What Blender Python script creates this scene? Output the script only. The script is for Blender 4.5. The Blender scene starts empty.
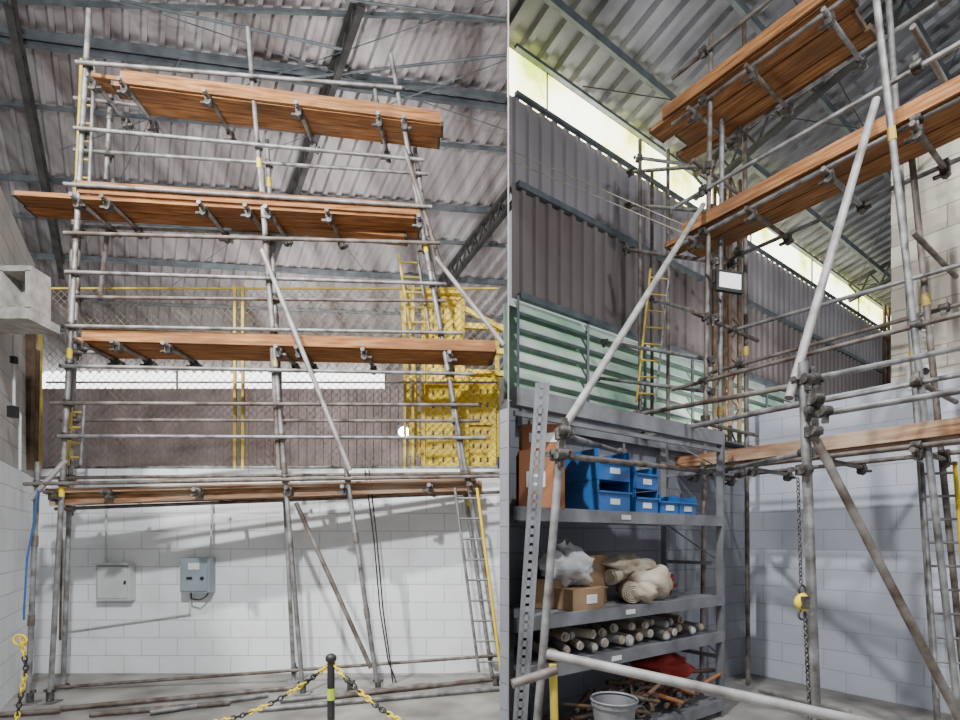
import bpy, math, random
from mathutils import Vector, Matrix, noise
import bmesh
random.seed(4)
F=530.0; EYE=1.5; HZ=540.0
def P(u,v,d): return Vector(((u-480)/F*d, d, EYE+(HZ-v)/F*d))
def V(*a): return Vector(a)
Z=V(0,0,1)
# ------------------------------------------------------------ materials
def newmat(name):
    m=bpy.data.materials.new(name); m.use_nodes=True
    nt=m.node_tree; b=nt.nodes['Principled BSDF']
    return m,nt,b
def ramp(nt,fac,cols):
    r=nt.nodes.new('ShaderNodeValToRGB'); el=r.color_ramp.elements
    while len(el)<len(cols): el.new(0.5)
    for e,(p,c) in zip(el,cols): e.position=p; e.color=(*c,1)
    nt.links.new(fac,r.inputs[0]); return r.outputs[0]
def coords(nt,kind='Object',scale=(1,1,1)):
    tc=nt.nodes.new('ShaderNodeTexCoord'); mp=nt.nodes.new('ShaderNodeMapping')
    mp.inputs['Scale'].default_value=scale
    nt.links.new(tc.outputs[kind],mp.inputs[0]); return mp.outputs[0]
def noisemat(name,cols,scale=4,rough=.6,metal=0,kind='Object',cs=(1,1,1),bump=0,detail=5,emit=0):
    m,nt,b=newmat(name)
    c=coords(nt,kind,cs); n=nt.nodes.new('ShaderNodeTexNoise')
    n.inputs['Scale'].default_value=scale; n.inputs['Detail'].default_value=detail
    nt.links.new(c,n.inputs[0])
    o=ramp(nt,n.outputs[0],cols); nt.links.new(o,b.inputs['Base Color'])
    b.inputs['Roughness'].default_value=rough; b.inputs['Metallic'].default_value=metal
    if bump:
        bp=nt.nodes.new('ShaderNodeBump'); bp.inputs['Strength'].default_value=bump; bp.inputs['Distance'].default_value=.02
        nt.links.new(n.outputs[0],bp.inputs['Height']); nt.links.new(bp.outputs[0],b.inputs['Normal'])
    if emit:
        nt.links.new(o,b.inputs['Emission Color']); b.inputs['Emission Strength'].default_value=emit
    return m
def woodmat(name,cols,stain):
    m,nt,b=newmat(name)
    c=coords(nt,'UV',(1.2,13,1)); n=nt.nodes.new('ShaderNodeTexNoise'); n.inputs['Scale'].default_value=3; n.inputs['Detail'].default_value=9
    nt.links.new(c,n.inputs[0]); o=ramp(nt,n.outputs[0],cols)
    c2=coords(nt,'UV',(1,2.5,1)); n2=nt.nodes.new('ShaderNodeTexNoise'); n2.inputs['Scale'].default_value=1.6; n2.inputs['Detail'].default_value=6
    nt.links.new(c2,n2.inputs[0]); r=ramp(nt,n2.outputs[0],[(.42,(0,0,0)),(.75,(1,1,1))])
    mx=nt.nodes.new('ShaderNodeMix'); mx.data_type='RGBA'
    nt.links.new(r,mx.inputs[0]); nt.links.new(o,mx.inputs[6]); mx.inputs[7].default_value=(*stain,1)
    nt.links.new(mx.outputs[2],b.inputs['Base Color']); b.inputs['Roughness'].default_value=.85; b.inputs['Specular IOR Level'].default_value=.2
    bp=nt.nodes.new('ShaderNodeBump'); bp.inputs['Strength'].default_value=.25; bp.inputs['Distance'].default_value=.01
    nt.links.new(n.outputs[0],bp.inputs['Height']); nt.links.new(bp.outputs[0],b.inputs['Normal'])
    return m
def blockmat(name,c1,c2,mort,dirt=(.45,.43,.4),bw=.4,rh=.2):
    m,nt,b=newmat(name)
    c=coords(nt,'UV'); br=nt.nodes.new('ShaderNodeTexBrick')
    br.inputs['Scale'].default_value=1; br.inputs['Brick Width'].default_value=bw; br.inputs['Row Height'].default_value=rh
    br.inputs['Mortar Size'].default_value=.006; br.inputs['Mortar Smooth'].default_value=.4
    br.inputs['Color1'].default_value=(*c1,1); br.inputs['Color2'].default_value=(*c2,1); br.inputs['Mortar'].default_value=(*mort,1)
    nt.links.new(c,br.inputs[0])
    n=nt.nodes.new('ShaderNodeTexNoise'); n.inputs['Scale'].default_value=1.7; n.inputs['Detail'].default_value=8
    nt.links.new(c,n.inputs[0])
    r=ramp(nt,n.outputs[0],[(.5,(0,0,0)),(.85,(1,1,1))])
    mx=nt.nodes.new('ShaderNodeMix'); mx.data_type='RGBA'
    nt.links.new(r,mx.inputs[0]); nt.links.new(br.outputs[0],mx.inputs[6]); mx.inputs[7].default_value=(*dirt,1)
    nt.links.new(mx.outputs[2],b.inputs['Base Color']); b.inputs['Roughness'].default_value=.75
    bp=nt.nodes.new('ShaderNodeBump'); bp.inputs['Strength'].default_value=.5; bp.inputs['Distance'].default_value=.01; bp.invert=True
    nt.links.new(br.outputs['Fac'],bp.inputs['Height']); nt.links.new(bp.outputs[0],b.inputs['Normal'])
    return m
M={}
M['galv']=noisemat('galvanised_tube',[(.3,(.11,.10,.09)),(.5,(.24,.235,.23)),(.72,(.38,.38,.385))],9,.55,.4)
M['galv_lt']=noisemat('galvanised_tube_light',[(.3,(.20,.18,.165)),(.5,(.35,.335,.325)),(.75,(.48,.475,.47))],7,.6,.25)
M['rust']=noisemat('weathered_tube',[(.3,(.085,.055,.04)),(.5,(.17,.14,.12)),(.75,(.28,.265,.25))],9,.65,.3)
M['brown']=noisemat('rusty_steel',[(.3,(.06,.035,.02)),(.55,(.14,.09,.055)),(.75,(.22,.16,.11))],6,.7,.2)
M['clamp']=noisemat('coupler_steel',[(.35,(.045,.04,.035)),(.55,(.11,.10,.09)),(.75,(.24,.22,.20))],25,.6,.5)
M['wood']=woodmat('plank_wood',[(.3,(.16,.065,.025)),(.5,(.36,.16,.06)),(.72,(.52,.28,.125))],(.17,.085,.045))
M['wood_dk']=woodmat('weathered_plank_wood',[(.3,(.12,.06,.03)),(.52,(.31,.155,.075)),(.75,(.58,.38,.23))],(.50,.40,.30))
M['block']=blockmat('white_painted_block',(.84,.86,.87),(.78,.81,.83),(.56,.57,.58),(.62,.62,.6))
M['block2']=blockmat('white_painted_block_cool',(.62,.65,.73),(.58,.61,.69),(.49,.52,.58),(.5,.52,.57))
M['blockdk']=blockmat('shade_darkened_block',(.24,.25,.28),(.21,.22,.25),(.16,.17,.19),(.18,.18,.20))  # block colour darkened to carry the shade around the storage rack
M['cream']=blockmat('bare_cream_block',(.66,.61,.50),(.58,.54,.44),(.34,.31,.25),(.42,.39,.32))
M['conc']=blockmat('bare_concrete_block',(.46,.45,.43),(.40,.39,.37),(.24,.23,.22),(.30,.29,.28))
M['concrete']=noisemat('concrete',[(.3,(.28,.265,.24)),(.7,(.5,.48,.44))],12,.9,bump=.3)
M['floor']=noisemat('floor_concrete',[(.3,(.15,.14,.125)),(.55,(.30,.285,.26)),(.75,(.42,.40,.37))],2.5,.7,bump=.05,detail=9)
M['roof']=noisemat('roof_sheet',[(.3,(.17,.145,.14)),(.5,(.36,.335,.335)),(.72,(.56,.54,.55))],1.8,.5,.35,cs=(1.6,.3,.3),detail=8)  # ramp contrast raised so the colour carries alternating light on the ribs
M['roof2']=noisemat('roof_sheet_dull',[(.3,(.13,.13,.145)),(.5,(.24,.24,.26)),(.72,(.35,.355,.38))],1.5,.45,.45,detail=7)
M['farwall']=noisemat('brown_corrugated',[(.3,(.13,.095,.09)),(.7,(.32,.265,.26))],1.2,.6,.2,detail=6)
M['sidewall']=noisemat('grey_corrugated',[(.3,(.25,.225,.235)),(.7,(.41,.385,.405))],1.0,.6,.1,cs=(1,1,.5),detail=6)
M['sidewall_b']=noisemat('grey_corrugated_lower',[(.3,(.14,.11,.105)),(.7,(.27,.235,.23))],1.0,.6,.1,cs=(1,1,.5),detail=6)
M['steel_bl']=noisemat('painted_steel_bluegrey',[(.3,(.09,.105,.115)),(.7,(.19,.22,.235))],5,.5,.3)
M['steel_dk']=noisemat('painted_steel_dark',[(.3,(.03,.03,.03)),(.7,(.085,.08,.075))],5,.6,.3)
M['rack']=noisemat('rack_steel',[(.3,(.16,.16,.17)),(.7,(.26,.265,.28))],6,.55,.3)
M['rack_hole']=noisemat('rack_slot_dark',[(.3,(.03,.03,.03)),(.7,(.05,.05,.05))],6,.8)
M['yellow']=noisemat('yellow_paint',[(.25,(.50,.34,.02)),(.42,(.85,.62,.01)),(.8,(.95,.75,.02))],3,.5)
M['dyellow']=noisemat('worn_yellow_paint',[(.3,(.30,.22,.05)),(.6,(.62,.46,.06))],5,.6)
M['black']=noisemat('black_plastic',[(.3,(.015,.015,.015)),(.7,(.03,.03,.03))],10,.5)
M['lime']=noisemat('lime_tape',[(.3,(.45,.6,.03)),(.7,(.6,.75,.08))],10,.5)
M['grey']=noisemat('grey_enclosure',[(.3,(.48,.50,.48)),(.7,(.60,.62,.60))],3,.5)
M['bluegrey']=noisemat('meter_enclosure',[(.3,(.22,.27,.30)),(.7,(.32,.38,.41))],3,.5)
M['white']=noisemat('white_plastic',[(.3,(.7,.7,.7)),(.7,(.82,.82,.82))],3,.5)
M['bag']=noisemat('canvas_bag',[(.3,(.34,.27,.19)),(.7,(.58,.51,.40))],8,.9,bump=.4)
M['wbag']=noisemat('white_bag',[(.3,(.42,.42,.43)),(.7,(.70,.70,.71))],6,.5,bump=.5)
M['card']=noisemat('cardboard',[(.3,(.22,.13,.07)),(.7,(.34,.22,.12))],3,.85)
M['card_or']=noisemat('orange_carton',[(.3,(.30,.12,.05)),(.7,(.42,.17,.075))],3,.8)
M['blue']=noisemat('blue_plastic',[(.3,(.015,.09,.28)),(.7,(.03,.14,.40))],3,.4)
M['red']=noisemat('red_cloth',[(.3,(.25,.02,.015)),(.7,(.40,.04,.03))],6,.8,bump=.3)
M['wire']=noisemat('fence_wire',[(.3,(.18,.14,.09)),(.7,(.36,.30,.20))],10,.6,.3)
M['strip']=noisemat('daylight_strip',[(.36,(.45,.55,.05)),(.45,(.92,.92,.35)),(.56,(1,1,.80))],1.4,.5,emit=6,detail=6)
M['stripL']=noisemat('daylight_gap',[(.3,(.85,.88,.95)),(.55,(1,.98,.94))],2,.5,emit=4)
M['glass']=noisemat('louvre_glass_glowing',[(.3,(.22,.38,.28)),(.5,(.46,.60,.49)),(.7,(.78,.88,.78))],1.3,.3,emit=.36,detail=6)  # green glass; daylight coming through is put in as emission
M['glass_dk']=noisemat('louvre_backing',[(.3,(.14,.24,.18)),(.7,(.28,.40,.31))],2,.6,detail=6)
m,nt,b=newmat('lamp_glow'); b.inputs['Emission Color'].default_value=(.75,.88,1,1); b.inputs['Emission Strength'].default_value=120; M['glow']=m
m,nt,b=newmat('lamp_panel'); b.inputs['Base Color'].default_value=(.85,.87,.85,1); b.inputs['Emission Color'].default_value=(1,1,.95,1); b.inputs['Emission Strength'].default_value=.4; M['panel']=m

# ------------------------------------------------------------ mesh builder
class MB:
    def __init__(s): s.v=[];s.f=[];s.m=[];s.uv=[];s.sm=[]
    def add(s,vs,fs,mat=0,uvs=None,smooth=False):
        o=len(s.v); s.v+= [Vector(x) for x in vs]
        for i,f in enumerate(fs):
            s.f.append([o+k for k in f]); s.m.append(mat); s.sm.append(smooth)
            s.uv.append(uvs[i] if uvs else [(0,0)]*len(f))
    def tube(s,p,q,r,n=10,mat=0,caps=True,r2=None):
        p=Vector(p);q=Vector(q);d=q-p
        if d.length<1e-5: return
        L=d.length; d.normalize(); a=d.orthogonal().normalized(); b=d.cross(a); r2=r if r2 is None else r2
        vs=[];
        for k in range(n):
            t=2*math.pi*k/n; w=a*math.cos(t)+b*math.sin(t)
            vs.append(p+w*r); vs.append(q+w*r2)
        s.add(vs,[[2*k,2*((k+1)%n),2*((k+1)%n)+1,2*k+1] for k in range(n)],mat,None,True)
        if caps:
            s.add([vs[2*k] for k in range(n)],[list(range(n))[::-1]],mat)
            s.add([vs[2*k+1] for k in range(n)],[list(range(n))],mat)
    def path(s,pts,r,n=8,mat=0):
        for a,b in zip(pts[:-1],pts[1:]): s.tube(a,b,r,n,mat)
    def box(s,c,ax,ay,az,mat=0):
        c=Vector(c);ax=Vector(ax);ay=Vector(ay);az=Vector(az)
        vs=[c+ax*i+ay*j+az*k for i in(-1,1) for j in(-1,1) for k in(-1,1)]
        lx,ly,lz=ax.length,ay.length,az.length; o=random.random()*9
        co=[(i*lx,j*ly,k*lz) for i in(-1,1) for j in(-1,1) for k in(-1,1)]
        fs=[([0,1,3,2],1,2),([4,6,7,5],1,2),([0,4,5,1],0,2),([2,3,7,6],0,2),([0,2,6,4],0,1),([1,5,7,3],0,1)]
        s.add(vs,[f[0] for f in fs],mat,[[(co[k][f[1]]+o,co[k][f[2]]+o) for k in f[0]] for f in fs])
    def beam(s,p,q,w,h,mat=0,up=Z):
        p=Vector(p);q=Vector(q);d=(q-p); L=d.length; d.normalize()
        y=up.cross(d)
        if y.length<1e-3: y=V(1,0,0)
        y.normalize(); z=d.cross(y)
        s.box((p+q)/2,d*L/2,y*w/2,z*h/2,mat)
    def prism(s,pts,z0,z1,mat=0):
        n=len(pts); vs=[V(p[0],p[1],z0) for p in pts]+[V(p[0],p[1],z1) for p in pts]
        s.add(vs,[list(range(n))[::-1],[n+i for i in range(n)]]+[[i,(i+1)%n,n+(i+1)%n,n+i] for i in range(n)],mat)
    def ball(s,c,rx,ry,rz,mat=0,jit=0,seed=0,nu=14,nv=9,rot=None):
        c=Vector(c);vs=[];
        for j in range(nv+1):
            ph=math.pi*j/nv
            for i in range(nu):
                t=2*math.pi*i/nu
                q=V(math.sin(ph)*math.cos(t),math.sin(ph)*math.sin(t),math.cos(ph))
                k=1+jit*noise.noise(q*2.1+V(seed,seed*.7,0)) + jit*.5*noise.noise(q*5+V(0,seed,0))
                w=V(q.x*rx*k,q.y*ry*k,q.z*rz*k)
                if rot: w=rot@w
                vs.append(c+w)
        s.add(vs,[[j*nu+i,(j+1)*nu+i,(j+1)*nu+(i+1)%nu,j*nu+(i+1)%nu] for j in range(nv) for i in range(nu)],mat,None,True)
    def ring(s,c,a,b,ra,rb,r,n=12,mat=0,k=5):
        a=Vector(a).normalized();b=Vector(b).normalized();nn=a.cross(b);c=Vector(c);vs=[]
        for i in range(n):
            t=2*math.pi*i/n; o=a*math.cos(t)*ra+b*math.sin(t)*rb; rad=(a*math.cos(t)+b*math.sin(t))
            for j in range(k):
                p=2*math.pi*j/k; vs.append(c+o+rad*math.cos(p)*r+nn*math.sin(p)*r)
        s.add(vs,[[i*k+j,((i+1)%n)*k+j,((i+1)%n)*k+(j+1)%k,i*k+(j+1)%k] for i in range(n) for j in range(k)],mat,None,True)
    def obj(s,name,mats,parent=None):
        c=sum(s.v,Vector())/max(1,len(s.v))
        me=bpy.data.meshes.new(name); me.from_pydata([v-c for v in s.v],[],s.f)
        uvl=me.uv_layers.new(name='UVMap')
        for p,mi,sm,uv in zip(me.polygons,s.m,s.sm,s.uv):
            p.material_index=mi; p.use_smooth=sm
            for li,t in zip(p.loop_indices,uv): uvl.data[li].uv=t
        for k in mats: me.materials.append(M[k])
        o=bpy.data.objects.new(name,me); o.location=c
        bpy.context.collection.objects.link(o)
        if parent: o.parent=parent
        me.update(); return o
def empty(name):
    o=bpy.data.objects.new(name,None); bpy.context.collection.objects.link(o); o.empty_display_size=.2; return o
def one(name,mats,fn,parent=None):
    b=MB(); fn(b); return b.obj(name,mats,parent)
def wall(name,p0,p1,z0,z1,mat,th=.14,nrm=None):
    p0=V(p0[0],p0[1],0);p1=V(p1[0],p1[1],0);d=(p1-p0);L=d.length;d.normalize()
    n=V(-d.y,d.x,0) if nrm is None else nrm
    b=MB(); vs=[];co=[]
    for i in(0,1):
        for j in(0,1):
            for k in(0,1): vs.append(p0+d*L*i+n*th*j+Z*(z0+(z1-z0)*k)); co.append((L*i,th*j,z0+(z1-z0)*k))
    fs=[([0,1,3,2],1,2),([4,6,7,5],1,2),([0,4,5,1],0,2),([2,3,7,6],0,2),([0,2,6,4],0,1),([1,5,7,3],0,1)]
    b.add(vs,[f[0] for f in fs],0,[[(co[k][f[1]],co[k][f[2]]) for k in f[0]] for f in fs])
    return b.obj(name,[mat])
def corr(name,O,W,L,n,pitch,h,mat,clip=0):
    O=Vector(O);W=Vector(W);L=Vector(L);n=Vector(n).normalized()
    N=int(W.length/pitch); vs=[]
    wd=W.normalized()
    for i in range(N):
        for fr,hh in((0,0),(.55,0),(.64,1),(.90,1)):
            p=O+wd*pitch*(i+fr)+n*h*hh; vs+= [p,p+L]
    fs=[[2*k,2*k+2,2*k+3,2*k+1] for k in range(len(vs)//2-1)]
    b=MB(); b.add(vs,fs); o=b.obj(name,[mat])
    if clip:
        bm=bmesh.new(); bm.from_mesh(o.data); pn=V(1,-.0528,0).normalized()
        co=-o.location
        bmesh.ops.bisect_plane(bm,geom=bm.verts[:]+bm.edges[:]+bm.faces[:],plane_co=co,plane_no=pn,clear_outer=(clip>0),clear_inner=(clip<0))
        bm.to_mesh(o.data); bm.free()
    return o
def lattice(b,p,q,down,n,r=.03,mat=0):
    p=Vector(p);q=Vector(q);down=Vector(down)
    b.beam(p,q,r*2.4,r*1.6,mat); b.beam(p+down,q+down,r*2.4,r*1.6,mat)
    for i in range(n):
        a=p.lerp(q,i/n); m=p.lerp(q,(i+.5)/n)+down; c=p.lerp(q,(i+1)/n)
        b.tube(a,m,r*.55,6,mat); b.tube(m,c,r*.55,6,mat)
def coupler(b,c,a,d,mat=0):
    a=Vector(a).normalized();d=Vector(d).normalized();c=Vector(c); n=a.cross(d)
    if n.length<.05: n=V(0,1,0)
    n.normalize()
    b.tube(c-a*.03,c+a*.03,.031,8,mat); b.tube(c-d*.03-n*.036,c+d*.03-n*.036,.030,8,mat)
    s=random.choice((-1,1))
    b.tube(c+d*.028*s,c+d*.08*s,.008,6,mat); b.box(c+d*.068*s,a*.014,d*.010,n*.014,mat)
    b.box(c-n*.036+a*.048*s,a*.024,d*.017,n*.010,mat)

# ------------------------------------------------------------ shell
def fl(b): b.box((1,6,-.05),(16,0,0),(0,14,0),(0,0,.05))
one('floor',['floor'],fl)
wall('wall_back',(-5.0,5.95),(.31,5.95),0,2.30,'block',.15)
DL=V(-.61,1,0).normalized()
e0=V(-5.0,5.95,0); e1=e0-DL*4.2
wall('wall_left',(e1.x,e1.y),(e0.x,e0.y),0,2.2,'block',.15)
wall('wall_left_upper',(e1.x,e1.y),(e0.x,e0.y),2.2,4.6,'conc',.15)
corr('wall_far',(-16,14,0),(16.9,0,0),(0,0,5.5),(0,-1,0),.22,.035,'farwall',1)
one('window_1',['stripL','steel_dk'],lambda b:(b.box((-8.2,14.05,5.74),(5.7,0,0),(0,.02,0),(0,0,.24)),[b.box((-13.5+i*2.75,14,5.74),(.015,0,0),(0,.03,0),(0,0,.24),1) for i in range(5)]))
one('trim_2',['farwall'],lambda b:b.box((-.88,14.05,5.76),(1.6,0,0),(0,.02,0),(0,0,.26)))
Lr=V(-.66,1,-.36)
corr('ceiling',V(-16,14,5.98)-Lr*11,(30,0,0),Lr*11.2,(0,.34,-1),.25,.06,'roof',1)
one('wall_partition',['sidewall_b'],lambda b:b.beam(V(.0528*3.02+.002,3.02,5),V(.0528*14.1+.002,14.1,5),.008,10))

def RL(u,v,off=.12):
    Y=(4.48+.36*14-off)/((HZ-v)/F+.36); return P(u,v,Y)
roofL=empty('roof_framework')
b=MB()
for (a,c,d,e) in [(-60,22,506,98),(-40,34,506,108),(-30,175,506,212),(20,255,506,283),(40,330,506,345)]:
    b.beam(RL(a,c),RL(d,e),.06,.09,0)
for (a,c,d,e) in [(-40,100,506,150),(0,215,506,246),(-10,0,506,20),(40,300,506,318)]:
    b.beam(RL(a,c,.08),RL(d,e,.08),.04,.05,0)
b.obj('purlins',['steel_bl'],roofL)
b=MB(); dn=V(0,0,-.32)
for (a,c,d,e,n) in [(8,-20,62,262,16),(362,-20,270,255,16),(520,175,425,300,12)]:
    lattice(b,RL(a,c,.16),RL(d,e,.16),dn,n,.035,0)
b.obj('rafters',['steel_dk'],roofL)
b=MB()
for (a,c,d,e) in [(90,-10,506,130),(506,-5,60,150),(270,150,506,60),(100,340,300,190),(300,190,420,340),(506,215,400,330),(180,60,60,300)]:
    b.tube(RL(a,c,.2),RL(d,e,.2),.007,5,0)
for (a,c,d,e) in [(345,0,506,20),(120,0,345,50),(300,78,506,55)]:
    b.tube(RL(a,c,.4),RL(d,e,.4),.02,6,0)
b.obj('tie_rods',['steel_bl'],roofL)
def hb(b):
    c=V(-3.83,4.32,3.50);
    for z in(-.165,.165): b.box(c+V(0,0,z),(.25,0,0),(0,.1,0),(0,0,.022))
    for x in(-.23,0.0,.23): b.box(c+V(x,0,0),(.022,0,0),(0,.1,0),(0,0,.15))
    b.box(c+V(0,.09,0),(.23,0,0),(0,.01,0),(0,0,.15))
    b.box(c+V(-.03,0,-.225),(.31,0,0),(0,.16,0),(0,0,.035))
one('hollow_concrete_block',['concrete'],hb)
def cond(b):
    b.path([P(14,330,4.7),P(14,405,4.7),P(20,415,4.8),P(20,470,4.8)],.012,8); b.box(P(14,360,4.68),(.02,0,0),(0,.02,0),(0,0,.03),1)
    b.box(P(13,412,4.68),(.03,0,0),(0,.03,0),(0,0,.05),1)
one('wall_conduit',['grey','black'],cond)
def bp(b):
    b.beam(P(28,320,5.55),P(26,470,5.6),.13,.05,0,V(0,1,0)); b.beam(P(36,350,5.7),P(34,470,5.7),.05,.05,0,V(0,1,0))
one('brown_steel_post',['brown'],bp)

# ------------------------------------------------------------ chain link fence
b=MB(); Yf=6.05; x0,x1,z0,z1=-4.95,.2,2.3,4.35
sp=.085
k=x0-(z1-z0)
while k<x1:
    for s in(1,-1):
        if s==1: a=V(k,Yf,z0);c=V(k+(z1-z0),Yf,z1)
        else: a=V(k,Yf,z1);c=V(k+(z1-z0),Yf,z0)
        d=c-a; t0=max(0,(x0-a.x)/d.x); t1=min(1,(x1-a.x)/d.x)
        if t1>t0: b.tube(a+d*t0,a+d*t1,.0034,3,0,False)
    k+=sp
fence=empty('chain_link_fence')
b.obj('mesh_wires',['wire'],fence)
b=MB()
for u in(40,235,243,405,413): 
    x=(u-480)/F*Yf; b.beam(V(x,Yf,2.3),V(x,Yf,4.4),.03,.03,0,V(0,1,0))
b.tube((x0,Yf,4.37),(x1,Yf,4.37),.013,8,0)
b.tube((x0,Yf,2.33),(x1,Yf,2.33),.016,8,1)
b.tube((x0,Yf,3.3),(x1,Yf,3.3),.012,8,1)
b.obj('posts_and_rails',['dyellow','galv'],fence)
def yc(b):
    d=6.3
    def panel(u0,u1,v0,v1):
        a=P(u0,v1,d); c=P(u1,v1,d); top=P(u0,v0,d).z; bot=2.3
        w=c.x-a.x; cx=(a.x+c.x)/2
        b.box((cx,d,(bot+top)/2),(w/2,0,0),(0,.02,0),(0,0,(top-bot)/2))
        for x in(a.x,c.x): b.box((x,d-.04,(bot+top)/2),(.022,0,0),(0,.05,0),(0,0,(top-bot)/2))
        b.box((cx,d-.04,top),(w/2,0,0),(0,.05,0),(0,0,.02))
        n=int((top-bot)/.17)
        for i in range(n):
            z=bot+.15+(top-bot-.2)*i/n
            for s in(-.26,0,.26): b.box((cx+s*w,d-.022,z),(.012,0,0),(0,.003,0),(0,0,.028),1)
        b.box((cx,d-.035,(top+bot)/2),(w/2,0,0),(0,.03,0),(0,0,.03))
    panel(424,463,295,457); panel(467,494,374,457)
    for v in(326,350,372): b.beam(P(463,v,d),P(505,v+2,6.25),.06,.06)
    b.beam(P(462,300,d),P(462,457,d),.06,.1,0,V(0,1,0)); b.beam(P(497,330,d),P(497,457,d),.05,.06,0,V(0,1,0))
    b.beam(P(440,296,d),P(505,330,6.2),.05,.05)
    for u in(412,419): b.beam(P(u,457,d),P(u-10,292,d),.045,.045,0,V(0,1,0))
    for v in range(305,450,18): b.beam(P(404+(v-300)*.06,v,d),P(414+(v-300)*.06,v,d),.03,.03)
one('yellow_lift_cage',['yellow','brown'],yc)

# ------------------------------------------------------------ left scaffold
def df(u): return 4.9+(u-60)/420*.45
def db(u): return df(u)+.45
def PF(u,v): return P(u,v,df(u))
scL=empty('scaffolding')
R=.0225
stdF=[(89,10,50,700),(248,28,303,700),(391,55,505,688),(345,462,378,697),(38,462,28,700)]
stdB=[(84,88,63,676),(267,140,294,672),(409,108,492,668),(112,84,106,180),(375,90,381,135)]
ledF=[(76,62,402,88),(74,128,424,160),(64,184,432,207),(64,233,440,243),(66,272,446,284),(66,326,462,333),(62,366,474,374),(50,403,478,405),(58,436,486,438),(24,484,504,476)]
ledB=[(74,98,430,140),(74,150,428,174),(66,226,436,240),(70,297,446,301),(64,352,470,357),(60,420,480,421),(40,478,504,473),(55,509,500,492),(50,688,504,655)]
def isect(a,c):
    x1,y1,x2,y2=a;x3,y3,x4,y4=c
    D=(x1-x2)*(y3-y4)-(y1-y2)*(x3-x4)
    if abs(D)<1e-6:return None
    t=((x1-x3)*(y3-y4)-(y1-y3)*(x3-x4))/D; s=((x1-x3)*(y1-y2)-(y1-y3)*(x1-x2))/D
    if -.02<=t<=1.02 and -.01<=s<=1.01: return (x1+t*(x2-x1),y1+t*(y2-y1))
bs=MB();bl=MB();bc=MB()
for S,LD,D in((stdF,ledF,df),(stdB,ledB,db)):
    for s in S:
        p=P(s[0],s[1],D(s[0])); q=P(s[2],s[3],D(s[2])); 
        if s[3]>640: q.z=.012
        bs.tube(p,q,R,10,random.choice((0,0,1)))
        if s[3]>640: bs.box((q.x,q.y,.006),(.07,0,0),(0,.07,0),(0,0,.006),0)
        for v in (.33,.66):
            c=p.lerp(q,v); dd=(q-p).normalized(); bs.tube(c-dd*.05,c+dd*.05,R*1.25,10,1)
    for l in LD:
        bl.tube(P(l[0],l[1],D(l[0])-.05),P(l[2],l[3],D(l[2])-.05),R*.8,8,random.choice((0,1)))
        for s in S:
            r=isect(s,l)
            if r:
                pt=P(r[0],r[1],D(r[0]))
                coupler(bc,pt,P(s[2],s[3],D(s[2]))-P(s[0],s[1],D(s[0])),P(l[2],l[3],D(l[2]))-P(l[0],l[1],D(l[0])))
for (a,c,d,e,D) in [(262,168,279,470,df),(75,182,64,480,db),(113,180,100,300,db)]:
    bs.tube(P(a,c,D(a)),P(d,e,D(d)),R,10,1)
bs.obj('standards',['galv','rust'],scL)
bl.obj('ledgers',['galv','rust'],scL)
b=MB()
b.tube(P(262,250,4.98),P(350,470,5.08),R,10,0)
b.tube(P(436,258,5.2),P(504,345,5.25),R,10,0)
b.tube(P(296,503,5.3),P(371,668,5.3),R,10,1)
b.tube(P(405,150,5.2),P(440,262,5.35),R,10,1)
b.tube(P(66,460,4.9),P(30,500,4.8),R,10,0)
b.obj('braces',['galv_lt','rust'],scL)
b=MB()
for lev,us in (((82,125,120,445),(96,127,210,300,380,405)),((192,217,15,425),(80,110,205,250,270,330,420)),((338,352,80,505),(84,120,170,280,300,365,450)),((487,479,50,490),(55,110,200,290,345,430,470))):
    for u in us:
        t=(u-lev[2])/(lev[3]-lev[2]); v=lev[0]+(lev[1]-lev[0])*t
        p=P(u,v,df(u)); a=V(p.x,p.y-.12,p.z-.058); c=V(p.x,min(5.93,p.y+.55),p.z-.058)
        b.tube(a,c,R*.9,8,random.choice((0,1)))
        coupler(bc,(p.x,p.y-.02,p.z-.07),(1,0,0),(0,1,0))
        coupler(bc,(p.x,p.y+.42,p.z-.07),(1,0,0),(0,1,0))
b.obj('transoms',['galv','rust'],scL)
bc.obj('couplers',['clamp'],scL)
def boards(b,A,B,depthdir,widths,gap=.008,th=.038,mat=0,jit=.10):
    A=Vector(A);B=Vector(B);d=(B-A).normalized(); y=Vector(depthdir).normalized(); y=(y-d*y.dot(d)).normalized(); z=d.cross(y).normalized()
    if z.z<0:z=-z
    o=0
    for w in widths:
        j1=random.uniform(-jit,jit); j2=random.uniform(-jit,0)
        a=A+d*j1+y*(o+w/2)+z*(th/2); c=B+d*j2+y*(o+w/2)+z*(th/2)
        b.box((a+c)/2,d*((c-a).length/2),y*w/2,z*th/2,mat); 
        for e in (a,c): b.box(e,d*.012,y*(w/2+.001),z*(th/2+.001),1)
        o+=w+gap
for i,(a,c,d,e,w,mt) in enumerate([(120,86,443,126,[.16,.16],'wood'),(15,195,425,219,[.17,.17],'wood'),(80,342,500,353,[.2,.2],'wood'),(50,493,484,482,[.22,.22],'wood_dk')]):
    b=MB(); boards(b,PF(a,c),PF(d,e),(0,1,0),w,th=.042); 
    if i==0: boards(b,P(90,76,5.2),P(160,86,5.2),(0,1,0),[.2])
    if i==1: boards(b,P(230,222,5.35),P(410,237,5.5),(0,1,0),[.18])
    if i==2: boards(b,P(90,352,5.3),P(495,360,5.75),(0,1,0),[.18])
    b.obj('planks_%d'%(i+1),[mt,'steel_dk' if i<2 else 'brown'],scL)
b=MB()
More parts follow.
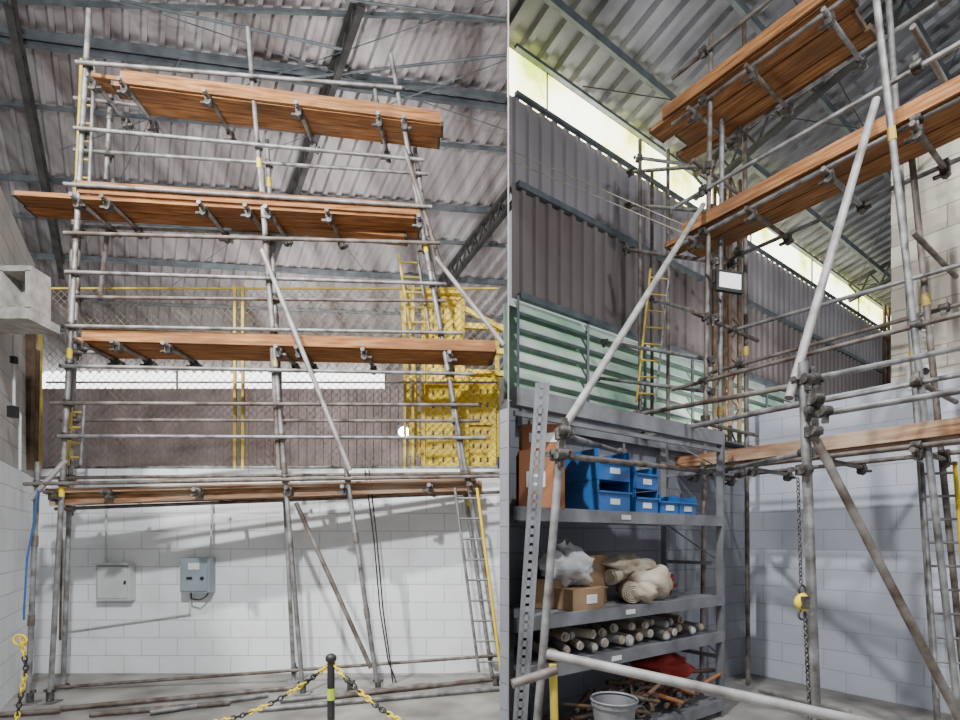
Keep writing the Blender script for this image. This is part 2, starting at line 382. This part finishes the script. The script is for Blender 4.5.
for (a,c,d,e,h) in [(122,84,440,124,.12),(80,194,420,216,.11),(84,341,495,352,.11)]:
    p=PF(a,c)+V(0,-.02,.05); q=PF(d,e)+V(0,-.02,.05); b.beam(p,q,.022,h,0)
b.obj('toe_boards',['wood'],scL)
b=MB()
b.beam(P(56,498,4.98),P(478,484,5.42),.03,.13); b.beam(P(50,500,5.3),P(482,487,5.7),.03,.12)
b.obj('edge_boards',['wood_dk'],scL)
b=MB()
for s in stdF[:3]+stdB[:3]:
    D=df if s in stdF else db
    for t in random.sample([.08,.2,.3,.42,.5,.62,.7],2):
        p=P(s[0],s[1],D(s[0]));q=P(s[2],s[3],D(s[2])); dd=(q-p).normalized(); c=p.lerp(q,t)
        b.tube(c-dd*.045,c+dd*.045,R*1.06,10)
b.obj('yellow_bands',['yellow'],scL)
def ladder(b,p,q,w,side,n,r=.02,m0=0,m1=1):
    p=Vector(p);q=Vector(q);side=Vector(side).normalized()
    for s,mm in((-.5,m0),(.5,m1)): b.tube(p+side*w*s,q+side*w*s,r,8,mm)
    for i in range(n):
        c=p.lerp(q,(i+.5)/n); b.tube(c-side*w/2,c+side*w/2,r*.7,6,m0)
one('scaffold_ladder',['galv','yellow'],lambda b:(ladder(b,P(466,488,5.25),P(490,672,5.25),.22,(1,.1,0),9,.015)))
one('scaffold_ladder',['dyellow','galv'],lambda b:(ladder(b,P(408,255,5.75),P(420,330,5.75),.2,(1,.1,0),5,.016),ladder(b,P(78,405,5.3),P(74,465,5.3),.12,(1,.1,0),4,.016),ladder(b,P(88,60,5.3),P(82,205,5.3),.12,(1,.1,0),8,.016)))

# ------------------------------------------------------------ wall services left
def dbx(b):
    c=P(116,582,5.9); b.box(c,(.19,0,0),(0,.05,0),(0,0,.20)); b.box(c+V(0,-.055,0),(.165,0,0),(0,.006,0),(0,0,.175)); b.box(c+V(.14,-.065,0),(.01,0,0),(0,.006,0),(0,0,.02),1)
    b.box(c+V(0,-.05,.205),(.2,0,0),(0,.06,0),(0,0,.008)); 
    b.tube(c+V(-.11,0,.2),V(c.x-.11,5.9,2.05),.012,8)
    b.box(c+V(0,-.058,.178),(.168,0,0),(0,.002,0),(0,0,.003),1); b.box(c+V(-.168,-.058,0),(.003,0,0),(0,.002,0),(0,0,.178),1)
one('electrical_panel',['grey','black'],dbx)
def mt(b):
    c=P(198,575,5.88); b.box(c,(.16,0,0),(0,.07,0),(0,0,.19)); b.box(c+V(0,-.075,-.02),(.14,0,0),(0,.008,0),(0,0,.15))
    b.box(c+V(0,-.08,.10),(.06,0,0),(0,.012,0),(0,0,.035),2); b.tube(c+V(.09,-.07,-.03),c+V(.09,-.1,-.03),.02,10,1); b.box(c+V(-.05,-.085,-.03),(.03,0,0),(0,.006,0),(0,0,.015),1)
    b.tube(c+V(.14,0,.19),V(c.x+.14,5.92,2.05),.011,8,3)
    pts=[c+V(-.08,0,-.19),c+V(-.05,-.04,-.26),c+V(.05,-.06,-.27),c+V(.10,-.03,-.24),c+V(.12,0,-.19)]
    b.path(pts,.009,6,1)
one('meter_box',['bluegrey','black','white','grey'],mt)
one('wall_conduit',['grey'],lambda b:b.path([P(62,632,5.93),P(190,614,5.93),P(190,594,5.93)],.011,8))
one('wall_conduit',['brown'],lambda b:b.path([V(P(62,520,5.93).x,5.93,2.0),P(60,640,5.93)],.011,8))
one('hanging_cable',['black'],lambda b:[b.path([P(365+i*4,470,5.5),P(374+i*3,540,5.5),P(380+i*3,610,5.5),P(388+i*2,660,5.55),P(400-i*6,692,5.6)],.008,6) for i in(0,1)])
one('blue_hose',['blue'],lambda b:b.path([P(38,490,4.75),P(34,520,4.75),P(27,560,4.72),P(24,610,4.7),P(24,620,4.7)],.008,8))
def ft(b):
    for (a,c,d,e,m) in [(150,716,268,698,0),(258,713,503,691,0),(60,712,300,690,1),(330,700,500,681,1),(0,718,60,714,1),(90,718,230,706,1),(280,704,440,686,0)]:
        dp=EYE*F/(c-HZ); dq=EYE*F/(e-HZ); p=P(a,c,dp);q=P(d,e,dq);p.z=q.z=.03; b.tube(p,q,R,10,m)
one('loose_scaffold_tubes',['galv','rust'],ft)
def jb(b):
    for u in(30,50,303,378,350,496):
        p=P(u,0,df(u)); b.tube((p.x,p.y,.0),(p.x,p.y,.10),.03,8); b.box((p.x,p.y,.11),(.05,0,0),(0,.012,0),(0,0,.012))
one('base_jack',['clamp'],jb)
def chain(b,pts,r=.006,L=.05,seg=5):
    P2=[]
    for a,c in zip(pts[:-1],pts[1:]):
        n=max(1,round((c-a).length/(L*.72)))
        for i in range(n): P2.append((a.lerp(c,i/n),(c-a).normalized()))
    for i,(p,d) in enumerate(P2):
        o=d.orthogonal().normalized(); o=Matrix.Rotation((i%2)*math.pi/2+.4,3,d)@o
        b.ring(p,d,o,L/2,L*.3,r,10,(i//seg)%2)
def cat(a,c,sag,n=12):
    return [a.lerp(c,i/n)-Z*sag*4*(i/n)*(1-i/n) for i in range(n+1)]
def cb(b):
    chain(b,cat(P(215,722,3.4),P(330,664,3.2),.06),.005,.045,4); chain(b,cat(P(333,664,3.2),P(420,730,3.0),.05),.005,.045,4)
one('plastic_chain',['yellow','black'],cb)
one('plastic_chain',['yellow','black'],lambda b:(chain(b,[P(22,640,3.6),P(26,668,3.6),P(20,700,3.6),P(14,735,3.6)],.005,.045,4),b.ring(P(20,640,3.6),(1,0,0),(0,0,1),.045,.035,.008,14,0)))
def st(b):
    t=P(331,660,3.2); b.tube((t.x,t.y,.03),(t.x+.0,t.y,t.z),.022,12,0); b.ball((t.x,t.y,t.z+.01),.034,.034,.03,0); b.tube((t.x,t.y,t.z-.17),(t.x,t.y,t.z-.24),.0235,12,1)
    b.tube((t.x,t.y,t.z-.36),(t.x,t.y,t.z-.6),.0235,12,1); b.tube((t.x,t.y,0),(t.x,t.y,.03),.15,20,0)
one('barrier_post',['black','lime'],st)
one('flood_lamp',['glow','black'],lambda b:(b.ball(P(404,432,13.4),.13,.04,.13,0),b.box(P(404,432,13.5),(.17,0,0),(0,.05,0),(0,0,.17),1),b.beam(P(404,432,13.55),P(404,432,13.90),.03,.03,1)))

# ============================================================ RIGHT BAY
e=V(.809,.588,0); w=V(.588,-.809,0); W0=V(.32,6,0)
def EW(t,z,off=0): return W0+e*t+w*off+Z*z
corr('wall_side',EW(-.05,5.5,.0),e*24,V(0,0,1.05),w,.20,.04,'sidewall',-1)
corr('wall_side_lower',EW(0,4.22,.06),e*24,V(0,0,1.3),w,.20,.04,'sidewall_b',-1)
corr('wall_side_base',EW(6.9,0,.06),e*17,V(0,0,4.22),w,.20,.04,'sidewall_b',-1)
one('wall_side_plinth',['blockdk'],lambda b:b.beam(EW(0.02,1.55,-.1),EW(7,1.55,-.1),.1,3.1))
def stp(b):
    b.beam(EW(.02,6.83,-.03),EW(24,6.83,-.03),.02,.56)
    for i in range(10): b.beam(EW(.6+i*2.4,6.55,.0),EW(.6+i*2.4,7.1,.0),.015,.03,1,V(0,1,0))
one('window_2',['strip','steel_dk'],stp)
def girt(b):
    for z,o in((5.50,.09),(4.24,.12),(3.08,.06)): b.beam(EW(.06,z,o),EW(24,z,o),.07,.07)
    b.beam(EW(.06,6.55,.06),EW(24,6.55,.06),.05,.04)
    b.beam(EW(.06,7.08,.06),EW(24,7.08,.06),.05,.04)
one('wall_girts',['steel_bl'],girt)
def lou(b):
    n=6; hh=1.12/n
    for i in range(n):
        z=3.12+hh*(i+.5)
        for k in range(6):
            t0=.05+k*1.14
            c=EW(t0+.56,z,.06); up=(Z*.85+w*(-.5)).normalized()
            b.box(c,e*.54,up*hh*.44,up.cross(e).normalized()*.005,0)
    for k in range(7): b.beam(EW(.06+k*1.14,3.1,.1),EW(.06+k*1.14,4.24,.1),.03,.04,1,V(0,1,0))
    for i in range(n+1): b.beam(EW(.06,3.12+hh*i,.1),EW(6.87,3.12+hh*i,.1),.012,.022,1)
one('window_3',['glass','steel_bl'],lou)
one('window_3_backing',['glass_dk'],lambda b:b.beam(EW(.03,3.68,-.12),EW(6.87,3.68,-.12),.01,1.1))
n2=V(-w.x*.25,-w.y*.25,1).normalized()*-1
corr('ceiling_right',EW(-7,7.14,-.3),e*33,w*8+Z*2.0,n2,.27,.06,'roof2',-1)
roofR=empty('roof_framework')
b=MB()
for s in(.6,1.6,2.6,3.5): b.beam(EW(.08-.81*s,7.03+.25*s,s),EW(22,7.03+.25*s,s),.05,.10)
b.obj('purlins',['steel_bl'],roofR)
b=MB()
for t in(3.6,9.5,16): lattice(b,EW(t,7.05,.05),EW(t,8.2,4.6),V(0,0,-.35),12,.035)
b.obj('rafters',['steel_dk'],roofR)
b=MB()
for (t1,s1,t2,s2) in [(1,.2,9.5,3.4),(9.5,.2,3.6,3.6),(9.5,.2,16,3.4),(2.2,2,12,1.2)]:
    b.tube(EW(t1,6.95+.25*s1,s1),EW(t2,6.95+.25*s2,s2),.008,5)
b.obj('tie_rods',['steel_dk'],roofR)
for t in(4.05,11.3):
    b=MB(); p=EW(t,0,.2);q=EW(t,7.0,.2)
    for o in(e*.14,e*-.14,e*.14+w*.24,e*-.14+w*.24): b.beam(p+o,q+o,.05,.05,0,V(0,1,0))
    for i in range(22):
        z=7*i/22; s=1 if i%2 else -1
        for o in(V(0,0,0),w*.24): b.tube(p+o+e*.14*s+Z*z,p+o-e*.14*s+Z*(z+7/22),.014,6)
        b.tube(p+e*.14+Z*z+w*.24*(i%2),p+e*.14+Z*(z+7/22)+w*.24*((i+1)%2),.014,6)
    b.obj('lattice_column',['brown'])
K=V(3.0,6.0,0)
a0=V(.222,3.995,0)
wall('wall_storage',(a0.x,a0.y),(K.x,K.y),0,2.50,'blockdk',.12)
K2=K+w*5.0
wall('wall_right',(K.x,K.y),(K2.x,K2.y),0,2.95,'block2',.14,e)
T1=K+w*1.36
wall('wall_right_upper',(T1.x,T1.y),(K2.x,K2.y),2.95,5.05,'cream',.14,e)
one('trim_1',['rack'],lambda b:(b.beam(a0+e*.06+w*.05+Z*2.42,K+w*.05+Z*2.42,.05,.12),b.beam(a0+e*.1+w*.06+Z*2.53,K+w*.06+Z*2.53,.16,.02)))

# ------------------------------------------------------------ storage rack
rk=empty('storage_rack')
F0=V(.245,3.2,0); RW=2.25
def rp(t,z,o=0): return F0+e*t-w*o+Z*z
shelves=[1.70,1.03,.72,.14]
b=MB()
def slotted(b,p,q,side,wd,th=.004):
    p=Vector(p);q=Vector(q);side=Vector(side).normalized();d=(q-p).normalized();n=side.cross(d)
    L=(q-p).length
    for s in(-1,1): b.box((p+q)/2+side*s*wd*.33,d*L/2,side*wd*.18,n*th)
    k=int(L/.05)
    for i in range(k+1):
        b.box(p+d*(i*.05),d*.016,side*wd*.25,n*th)
    b.box((p+q)/2+side*wd*.5,d*L/2,side*th,n*wd*.4)
slotted(b,P(514,800,3.05),P(542,383,3.08),V(1,0,0),.075)
slotted(b,rp(RW,0,0),rp(RW,2.42,0),-e,.07); slotted(b,rp(RW,0,.55),rp(RW,2.42,.55),-e,.07)
slotted(b,rp(.60,0,.56),rp(.60,2.42,.56),e,.06)
for z in(.5,1.3,2.1):
    b.beam(rp(RW,z,0),rp(RW,z+.35,.55),.02,.006); b.beam(rp(RW,z,.03),rp(RW,z,.55),.03,.03)
b.obj('uprights',['rack'],rk)
b=MB()
for z in shelves:
    b.prism([rp(-.05,0,0),rp(RW,0,0),rp(RW,0,.55),rp(.40,0,.55)],z-.03,z-.004); b.beam(rp(-.05,z-.04,-.01),rp(RW,z-.04,-.01),.03,.085); b.beam(rp(.42,z-.035,.54),rp(RW,z-.035,.54),.03,.07)
b.beam(rp(-.05,2.36,0),rp(RW,2.36,0),.05,.11); b.beam(rp(-.05,2.26,0),rp(RW,2.26,0),.02,.03)
b.obj('shelves',['rack'],rk)
b=MB()
for z,t in((1.66,.95),(.99,1.0),(.68,.85)): b.box(rp(t,z,-.028),e*.05,w*.002,Z*.016)
b.obj('shelf_labels',['white'],rk)
def carton(name,t,z,o,sx,sy,sz,mt,tape='card',yaw=0,extra=None):
    b=MB(); R3=Matrix.Rotation(yaw,3,'Z'); ex=R3@e; wy=R3@w; c=rp(t,z+sz/2,o)
    b.box(c,ex*sx/2,wy*sy/2,Z*sz/2,0); b.box(c+Z*(sz/2+.001),ex*sx/2,wy*.025,Z*.001,1); b.box(c+wy*(sy/2+.001)+Z*(sz*.35),ex*.025,wy*.001,Z*sz*.15,1)
    b.box(c+ex*(sx/2+.02)+Z*sz/2,ex*.03,wy*sy/2,Z*.003,0)
    if extra: b.box(c+wy*(sy/2+.002)+ex*extra[0],ex*extra[1],wy*.002,Z*extra[2],2)
    return b.obj(name,[mt,tape,'white'])
yw=-.628
carton('carton',.30,1.70,.16,.29,.28,.37,'card_or',yaw=yw,extra=(-.04,.06,.05))
carton('carton',.32,2.072,.17,.27,.26,.17,'card_or','blue',yw,extra=(0,.09,.03))
carton('carton',.52,1.70,.36,.20,.2,.30,'card_or','blue',yw)
carton('carton',.50,1.03,.30,.24,.2,.20,'card',yaw=yw)
carton('carton',.92,1.03,.35,.28,.25,.36,'card',yaw=.2)
carton('carton',.62,1.03,.12,.30,.20,.14,'card',extra=(.03,.05,.03))
def bins(b,t,z,k=1.0):
    c=rp(t,z,.2); sx,sy,h=.13*k,.2,.17*k
    b.box(c+Z*.005,e*sx,w*sy,Z*.005)
    for s in(-1,1): b.box(c+e*s*sx+Z*h/2,e*.004,w*sy,Z*h/2)
    b.box(c-w*sy+Z*h/2,e*sx,w*.004,Z*h/2)
    b.box(c+w*sy+Z*h*.32,e*sx,w*.004,Z*h*.32); b.box(c+w*(sy+.006)+Z*h*.32,e*.05,w*.002,Z*.02,1)
    b.box(c+w*(sy+.01)+Z*h*.62,e*(sx+.006),w*.01,Z*.006)
for t,z,k in((.86,1.70,1.25),(.86,1.915,1.25),(1.22,1.70,1),(1.22,1.875,1),(1.50,1.70,.85),(1.74,1.70,.85)): one('storage_bin',['blue','white'],lambda b:bins(b,t,z,k))
one('white_sack',['wbag'],lambda b:(b.ball(rp(.62,1.31,.22),.17,.15,.14,0,.5,3,24,16),b.ball(rp(.46,1.33,.20),.10,.09,.09,0,.5,5,20,12),b.tube(rp(.6,1.40,.22),rp(.54,1.49,.22),.02,8,0,True,.045)))
def roll(b,p,q,r,mat=0,turns=3):
    p=Vector(p);q=Vector(q);d=(q-p).normalized();a=d.orthogonal().normalized();c=d.cross(a)
    n=9
    pts=[p.lerp(q,i/n) for i in range(n+1)]
    for i in range(n):
        rr=r*(1+.10*math.sin(i*2.1)); r3=r*(1+.10*math.sin((i+1)*2.1))
        b.tube(pts[i],pts[i+1],rr,14,mat,True,r3)
    for k in range(turns): b.ring(p-d*.002,a,c,r*(.3+.22*k),r*(.3+.22*k),r*.08,16,mat)
    b.ring(p.lerp(q,.35),a,c,r*1.1,r*1.1,.008,16,1)
one('rolled_canvas',['bag','card'],lambda b:(b.ball(rp(1.45,1.16,.15),.25,.13,.13,0,.35,8,28,16,Matrix.Rotation(.55,3,'Z')),roll(b,rp(1.12,1.11,.05),rp(1.5,1.11,.42),.075),b.ball(rp(1.30,1.30,.25),.24,.15,.08,0,.5,18,24,14,Matrix.Rotation(.5,3,'Z')),roll(b,rp(1.05,1.22,.2),rp(1.6,1.30,.3),.06),b.ball(rp(1.2,1.12,-.0),.09,.08,.07,0,.4,2,20,12)))
one('red_bag',['red'],lambda b:b.ball(rp(1.90,1.13,.35),.11,.12,.10,0,.5,4,20,12))
def hr(b):
    random.seed(9)
    for i in range(14):
        t=.30+i*.13; z=.765+ (i%3)*.012; y=random.uniform(-.06,.25); r=random.uniform(.028,.045)
        p=rp(t,z,random.uniform(0,.08)); q=p-w*.38+e*y
        b.tube(p,q,r,12,i%2); b.tube(p+w*.012,p,r*.62,12,2 if i%3==0 else 0); b.ring(p,e,Z,r*.8,r*.8,.007,14,0 if i%2 else 2)
    for i in range(11):
        t=.42+i*.14; p=rp(t,.845+random.uniform(-.01,.02),.03+random.uniform(0,.10)); q=p-w*.34+e*random.uniform(-.1,.3)+Z*random.uniform(-.02,.03); b.tube(p,q,random.uniform(.024,.036),12,random.choice((0,1))); b.tube(p+w*.01,p,.02,12,1)
one('rolled_hoses',['bag','galv_lt','wbag'],hr)
def junk(b):
    random.seed(12)
    for i in range(60):
        t=random.uniform(.4,RW-.1); z=.17+random.random()*.22; a=random.uniform(-1.2,1.2); p=rp(t,z,random.uniform(0,.3)); d=(e*math.cos(a)+w*math.sin(a)*.5+Z*random.uniform(-.25,.25)).normalized()
        b.tube(p-d*.12,p+d*.16,random.uniform(.012,.022),8,random.choice((0,0,0,1,2)))
        if i%3==0: b.ring(p+d*.1,d,Z,.04,.04,.012,12,2)
one('couplers_pile',['brown','card_or','clamp'],junk)
one('red_sack',['red'],lambda b:b.ball(rp(1.75,.45,.25),.24,.15,.11,0,.5,11,24,14))
def bucket(b):
    c=P(614,700,2.9); c.z=.38; 
    n=20
    for r0,r1,z0,z1 in((.09,.12,-.0,.24),(.125,.125,.22,.25)):
        b.tube(c+Z*z0,c+Z*z1,r0,n,0,False,r1)
    b.tube(c,c+Z*.005,.09,n); b.ring(c+Z*.25,(1,0,0),(0,1,0),.125,.125,.007,20)
    b.box((c.x,c.y,.19),(.14,0,0),(0,.14,0),(0,0,.19),1)
one('grey_bucket',['rack','card'],bucket)

# ------------------------------------------------------------ right scaffold
scR=empty('scaffolding')
A=V(2.12,5.0,0); B=V(3.07,3.70,0)
bs=MB();bl=MB();bc=MB()
stds=[]
def std(p,q,m=0,r=R): bs.tube(p,q,r,10,m); stds.append((p,q))
std(P(711,35,5.0),V(2.09,5.0,0.01),1)
std(P(722,120,5.1),P(718,688,5.35),0)
A2=A+e*.8
std(P(744,20,5.5),V(A2.x,A2.y,.01),1)
std(P(874,-20,3.7),P(963,752,3.7),0)
std(P(908,120,4.1),P(968,720,4.1),1)
std(P(888,-10,4.3),P(938,727,4.25),0)
std(P(803,362,3.1),P(819,794,3.1),0,.027)
std(P(562,430,3.0),P(530,804,3.0),0,.024)
for (u,d,v1) in((640,6.3,140),(668,6.6,150),(652,7.0,170)): std(P(u,v1,d),V((u-480)/F*d,d,.01),1)
def L(p,q,m=0,r=R*.85): bl.tube(p,q,r,8,m)
def LW(z,s0=-.35,s1=2.4,off=0,m=0,dz=0):
    p=A+e*off+w*s0+Z*z; q=A+e*off+w*s1+Z*(z+dz); L(p,q,m)
    for s in(0,1.6):
        coupler(bc,A+e*off+w*s+Z*(z+dz*s/2.4),Z,w)
for z,off,s1 in((2.16,0,2.4),(2.16,.65,2.4),(2.60,0,2.4),(3.0,0,2.4),(3.28,.65,2.4),(4.40,0,2.4),(4.40,.65,2.4),(4.80,0,2.4),(5.64,0,1.7),(5.64,.65,1.7),(6.1,0,1.7)):
    LW(z,off=off,s1=s1,m=random.choice((0,0,0,1)),dz=random.uniform(-.04,.06))
for z in(2.13,4.37,5.6):
    for s in(-.1,.45,1.05,1.6,2.0):
        if z>5 and s>1.2: continue
        p=A+w*s+Z*(z-.01); L(p-e*.12,p+e*.75,random.choice((0,1))); coupler(bc,p,w,e); coupler(bc,p+e*.65,w,e)
for z in(2.6,3.6,5.0): L(A-e*.2+Z*z,A+e*1.0+Z*z,1); L(B-e*.15+Z*z,B+e*.9+Z*z,1); coupler(bc,A+Z*z,Z,e)
for (a,c) in [((555,455,3.0),(712,472,4.95)),((640,414,4.7),(815,382,3.15)),((648,436,4.8),(818,400,3.15)),((598,378,6.2),(712,392,5.0)),((606,342,6.4),(712,360,5.0)),((628,250,6.4),(716,262,5.0)),((630,205,6.6),(716,212,5.0)),((632,172,6.6),(712,165,5.0)),((655,300,6.4),(716,318,5.0)),((808,416,3.1),(990,386,2.9)),((808,380,3.12),(975,345,3.6)),((735,330,5.3),(970,262,3.8)),((725,470,5.0),(810,452,3.3)),((690,165,6.4),(640,158,6.3)),((560,434,3.0),(620,452,4.6))]:
    p=P(*a);q=P(*c); L(p,q,random.choice((0,0,1))); coupler(bc,p,Z,q-p); coupler(bc,q,Z,q-p)
for (u,v,d) in [(803,380,3.1),(806,412,3.1),(801,470,3.1),(562,432,3.0),(560,455,3.0),(812,400,3.05),(820,412,3.05),(810,432,3.05)]:
    coupler(bc,P(u,v,d),Z,V(1,.2,0))
bs.obj('standards',['galv','rust'],scR); bl.obj('ledgers',['galv','rust'],scR); bc.obj('couplers',['clamp'],scR)
b=MB()
b.tube(P(876,100,3.6),P(789,398,3.1),.025,12,0)
b.tube(P(703,205,4.9),P(560,434,3.0),.024,12,0)
b.tube(P(810,428,3.05),P(968,735,2.95),.024,12,1)
b.tube(P(547,654,2.9),P(880,726,2.45),.027,12,0)
b.tube(P(512,684,2.8),P(556,670,2.85),.025,12,1)
b.tube(P(760,690,5),P(850,712,4.0),R,10,0)
b.tube(P(553,664,2.88),P(557,830,2.88),.022,12,2)
b.obj('braces',['galv_lt','rust','dyellow'],scR)
for i,(z,ws,s0,s1,mt,off) in enumerate([(2.20,[.22,.22],-.45,2.6,'wood_dk',.02),(4.44,[.23,.23],-.3,2.6,'wood',-.02),(5.68,[.24,.24,.2],-.5,1.22,'wood',-.05)]):
    b=MB(); boards(b,A+e*off+w*s0+Z*z,A+e*off+w*s1+Z*z,e,ws,.018 if i==0 else .02,.042,0,.12)
    b.beam(A+e*(off-.03)+w*(s0+.1)+Z*(z+.06),A+e*(off-.03)+w*s1+Z*(z+.06),.022,.11)
    b.obj('planks_%d'%(i+1),[mt,'brown'],scR)
b=MB(); random.seed(3)
for p,q in stds[:6]:
    for t in random.sample([.1,.2,.3,.42,.5,.62],1):
        c=p.lerp(q,t); dd=(q-p).normalized(); b.tube(c-dd*.045,c+dd*.045,.0265,10)
b.obj('yellow_bands',['dyellow'],scR)
one('scaffold_ladder',['dyellow','galv'],lambda b:ladder(b,P(646,402,6.2),P(660,270,6.2),.24,(1,.2,0),8,.014))
one('scaffold_ladder',['galv','yellow'],lambda b:ladder(b,P(955,700,3.9),P(938,462,4.1),.2,(.6,-.3,0),10,.015))
def hoist(b):
    c=P(802,602,3.0); b.ball(c,.040,.03,.05,1,.2,2); b.box(c+V(0,-.03,0),(.02,0,0),(0,.01,0),(0,0,.035),0); b.ring(c+V(0,0,-.07),(1,0,0),(0,0,1),.02,.028,.007,14,0); b.ring(c+V(0,0,.07),(1,0,0),(0,0,1),.018,.025,.007,14,0)
    chain(b,[P(798,480,3.02),P(801,585,3.0)],.003,.03,1000); chain(b,[P(805,615,3.0),P(810,722,3.0)],.004,.035,1000)
one('chain_hoist',['clamp','yellow'],hoist)
def fp(b):
    c=P(729,282,4.9); R3=Matrix.Rotation(.15,3,'Y'); x=R3@V(.125,0,0); z=R3@V(0,.03,.11); y=V(0,.03,0)
    b.box(c,x,y*.7,z,1); b.box(c-V(0,.024,0),x*.80,V(0,.004,0),z*.72,0); b.tube(c+V(-.13,.02,0),c+V(-.17,.1,.12),.012,6,1); b.box(c+V(0,.05,0),x*.5,V(0,.03,0),z*.4,1)
one('flood_light',['panel','black'],fp)
one('flood_lamp',['glow','black'],lambda b:(b.ball(P(867,386,12.5),.12,.04,.14,0),b.box(P(867,386,12.62),(.14,0,0),(0,.05,0),(0,0,.14),1),b.tube(P(867,386,12.62),P(867,340,12.62),.02,6,1)))
def cam_(b):
    c=P(926,327,4.3); b.tube(c,c+V(-.10,-.12,-.03),.045,14,0); b.tube(c+V(-.10,-.12,-.03),c+V(-.102,-.123,-.031),.035,14,1); b.tube(c+V(.02,.02,0),c+V(.10,.14,.03),.018,8,0); b.box(c+V(.11,.15,.03),(.03,0,0),(0,.03,0),(0,0,.06),0)
one('security_camera',['white','black'],cam_)
def alarm(b):
    c=P(921,374,4.5); b.box(c,(.09,0,0),(0,.04,0),(0,0,.07),0); b.box(c+V(0,.02,-.1),(.07,0,0),(0,.04,0),(0,0,.03),0); b.tube(c+V(0,-.04,.01),c+V(0,-.05,.01),.03,12,1); b.tube(c+V(0,.1,.0),c+V(.05,.12,.9),.01,6,0)
one('junction_box',['white','black'],alarm)
one('pull_rope',['bag'],lambda b:[b.tube(P(510,a,5.6),P(700,c,5.1),.004,4) for a,c in((150,232),(160,240))])

# ------------------------------------------------------------ lights
def area(loc,tgt,size,pw,col=(1,1,1)):
    l=bpy.data.lights.new('unseen_area_light','AREA'); l.size=size; l.energy=pw; l.color=col
    o=bpy.data.objects.new('unseen_area_light',l); o.location=loc; o.rotation_euler=(Vector(tgt)-Vector(loc)).to_track_quat('-Z','Y').to_euler(); bpy.context.collection.objects.link(o)
area((-3.2,1.6,6.3),(-2.4,6,.8),.2,520,(1,.99,.97))
area((-.9,.9,5.2),(-1.8,6,1.0),.2,340,(.97,.98,1))
area((2.6,1.2,6.0),(4.0,5.0,.6),.25,190,(.95,.97,1))
area((-3,8.6,3.2),(-3,10,8),2.0,210,(1,.96,.93))  # added uplight without a fixture, brightens the left roof
area((-4,9.5,5.5),(-5,14,4.4),1.5,120,(1,.95,.93))  # added light without a fixture, aimed at the far wall
area((4.2,7.8,3.2),(4.5,8.5,8),2.0,80,(1,.98,.95))  # added uplight without a fixture, sets the right roof brightness
w_=bpy.data.worlds.new('World'); bpy.context.scene.world=w_; w_.use_nodes=True
bg=w_.node_tree.nodes['Background']; bg.inputs[0].default_value=(.87,.92,1,1); bg.inputs[1].default_value=.58
# ------------------------------------------------------------ camera
cd=bpy.data.cameras.new('camera'); cd.sensor_width=36; cd.lens=F/960*36; cd.shift_y=(HZ-360)/960
co=bpy.data.objects.new('camera',cd); co.location=(0,0,EYE); co.rotation_euler=(math.pi/2,0,0)
bpy.context.collection.objects.link(co); bpy.context.scene.camera=co
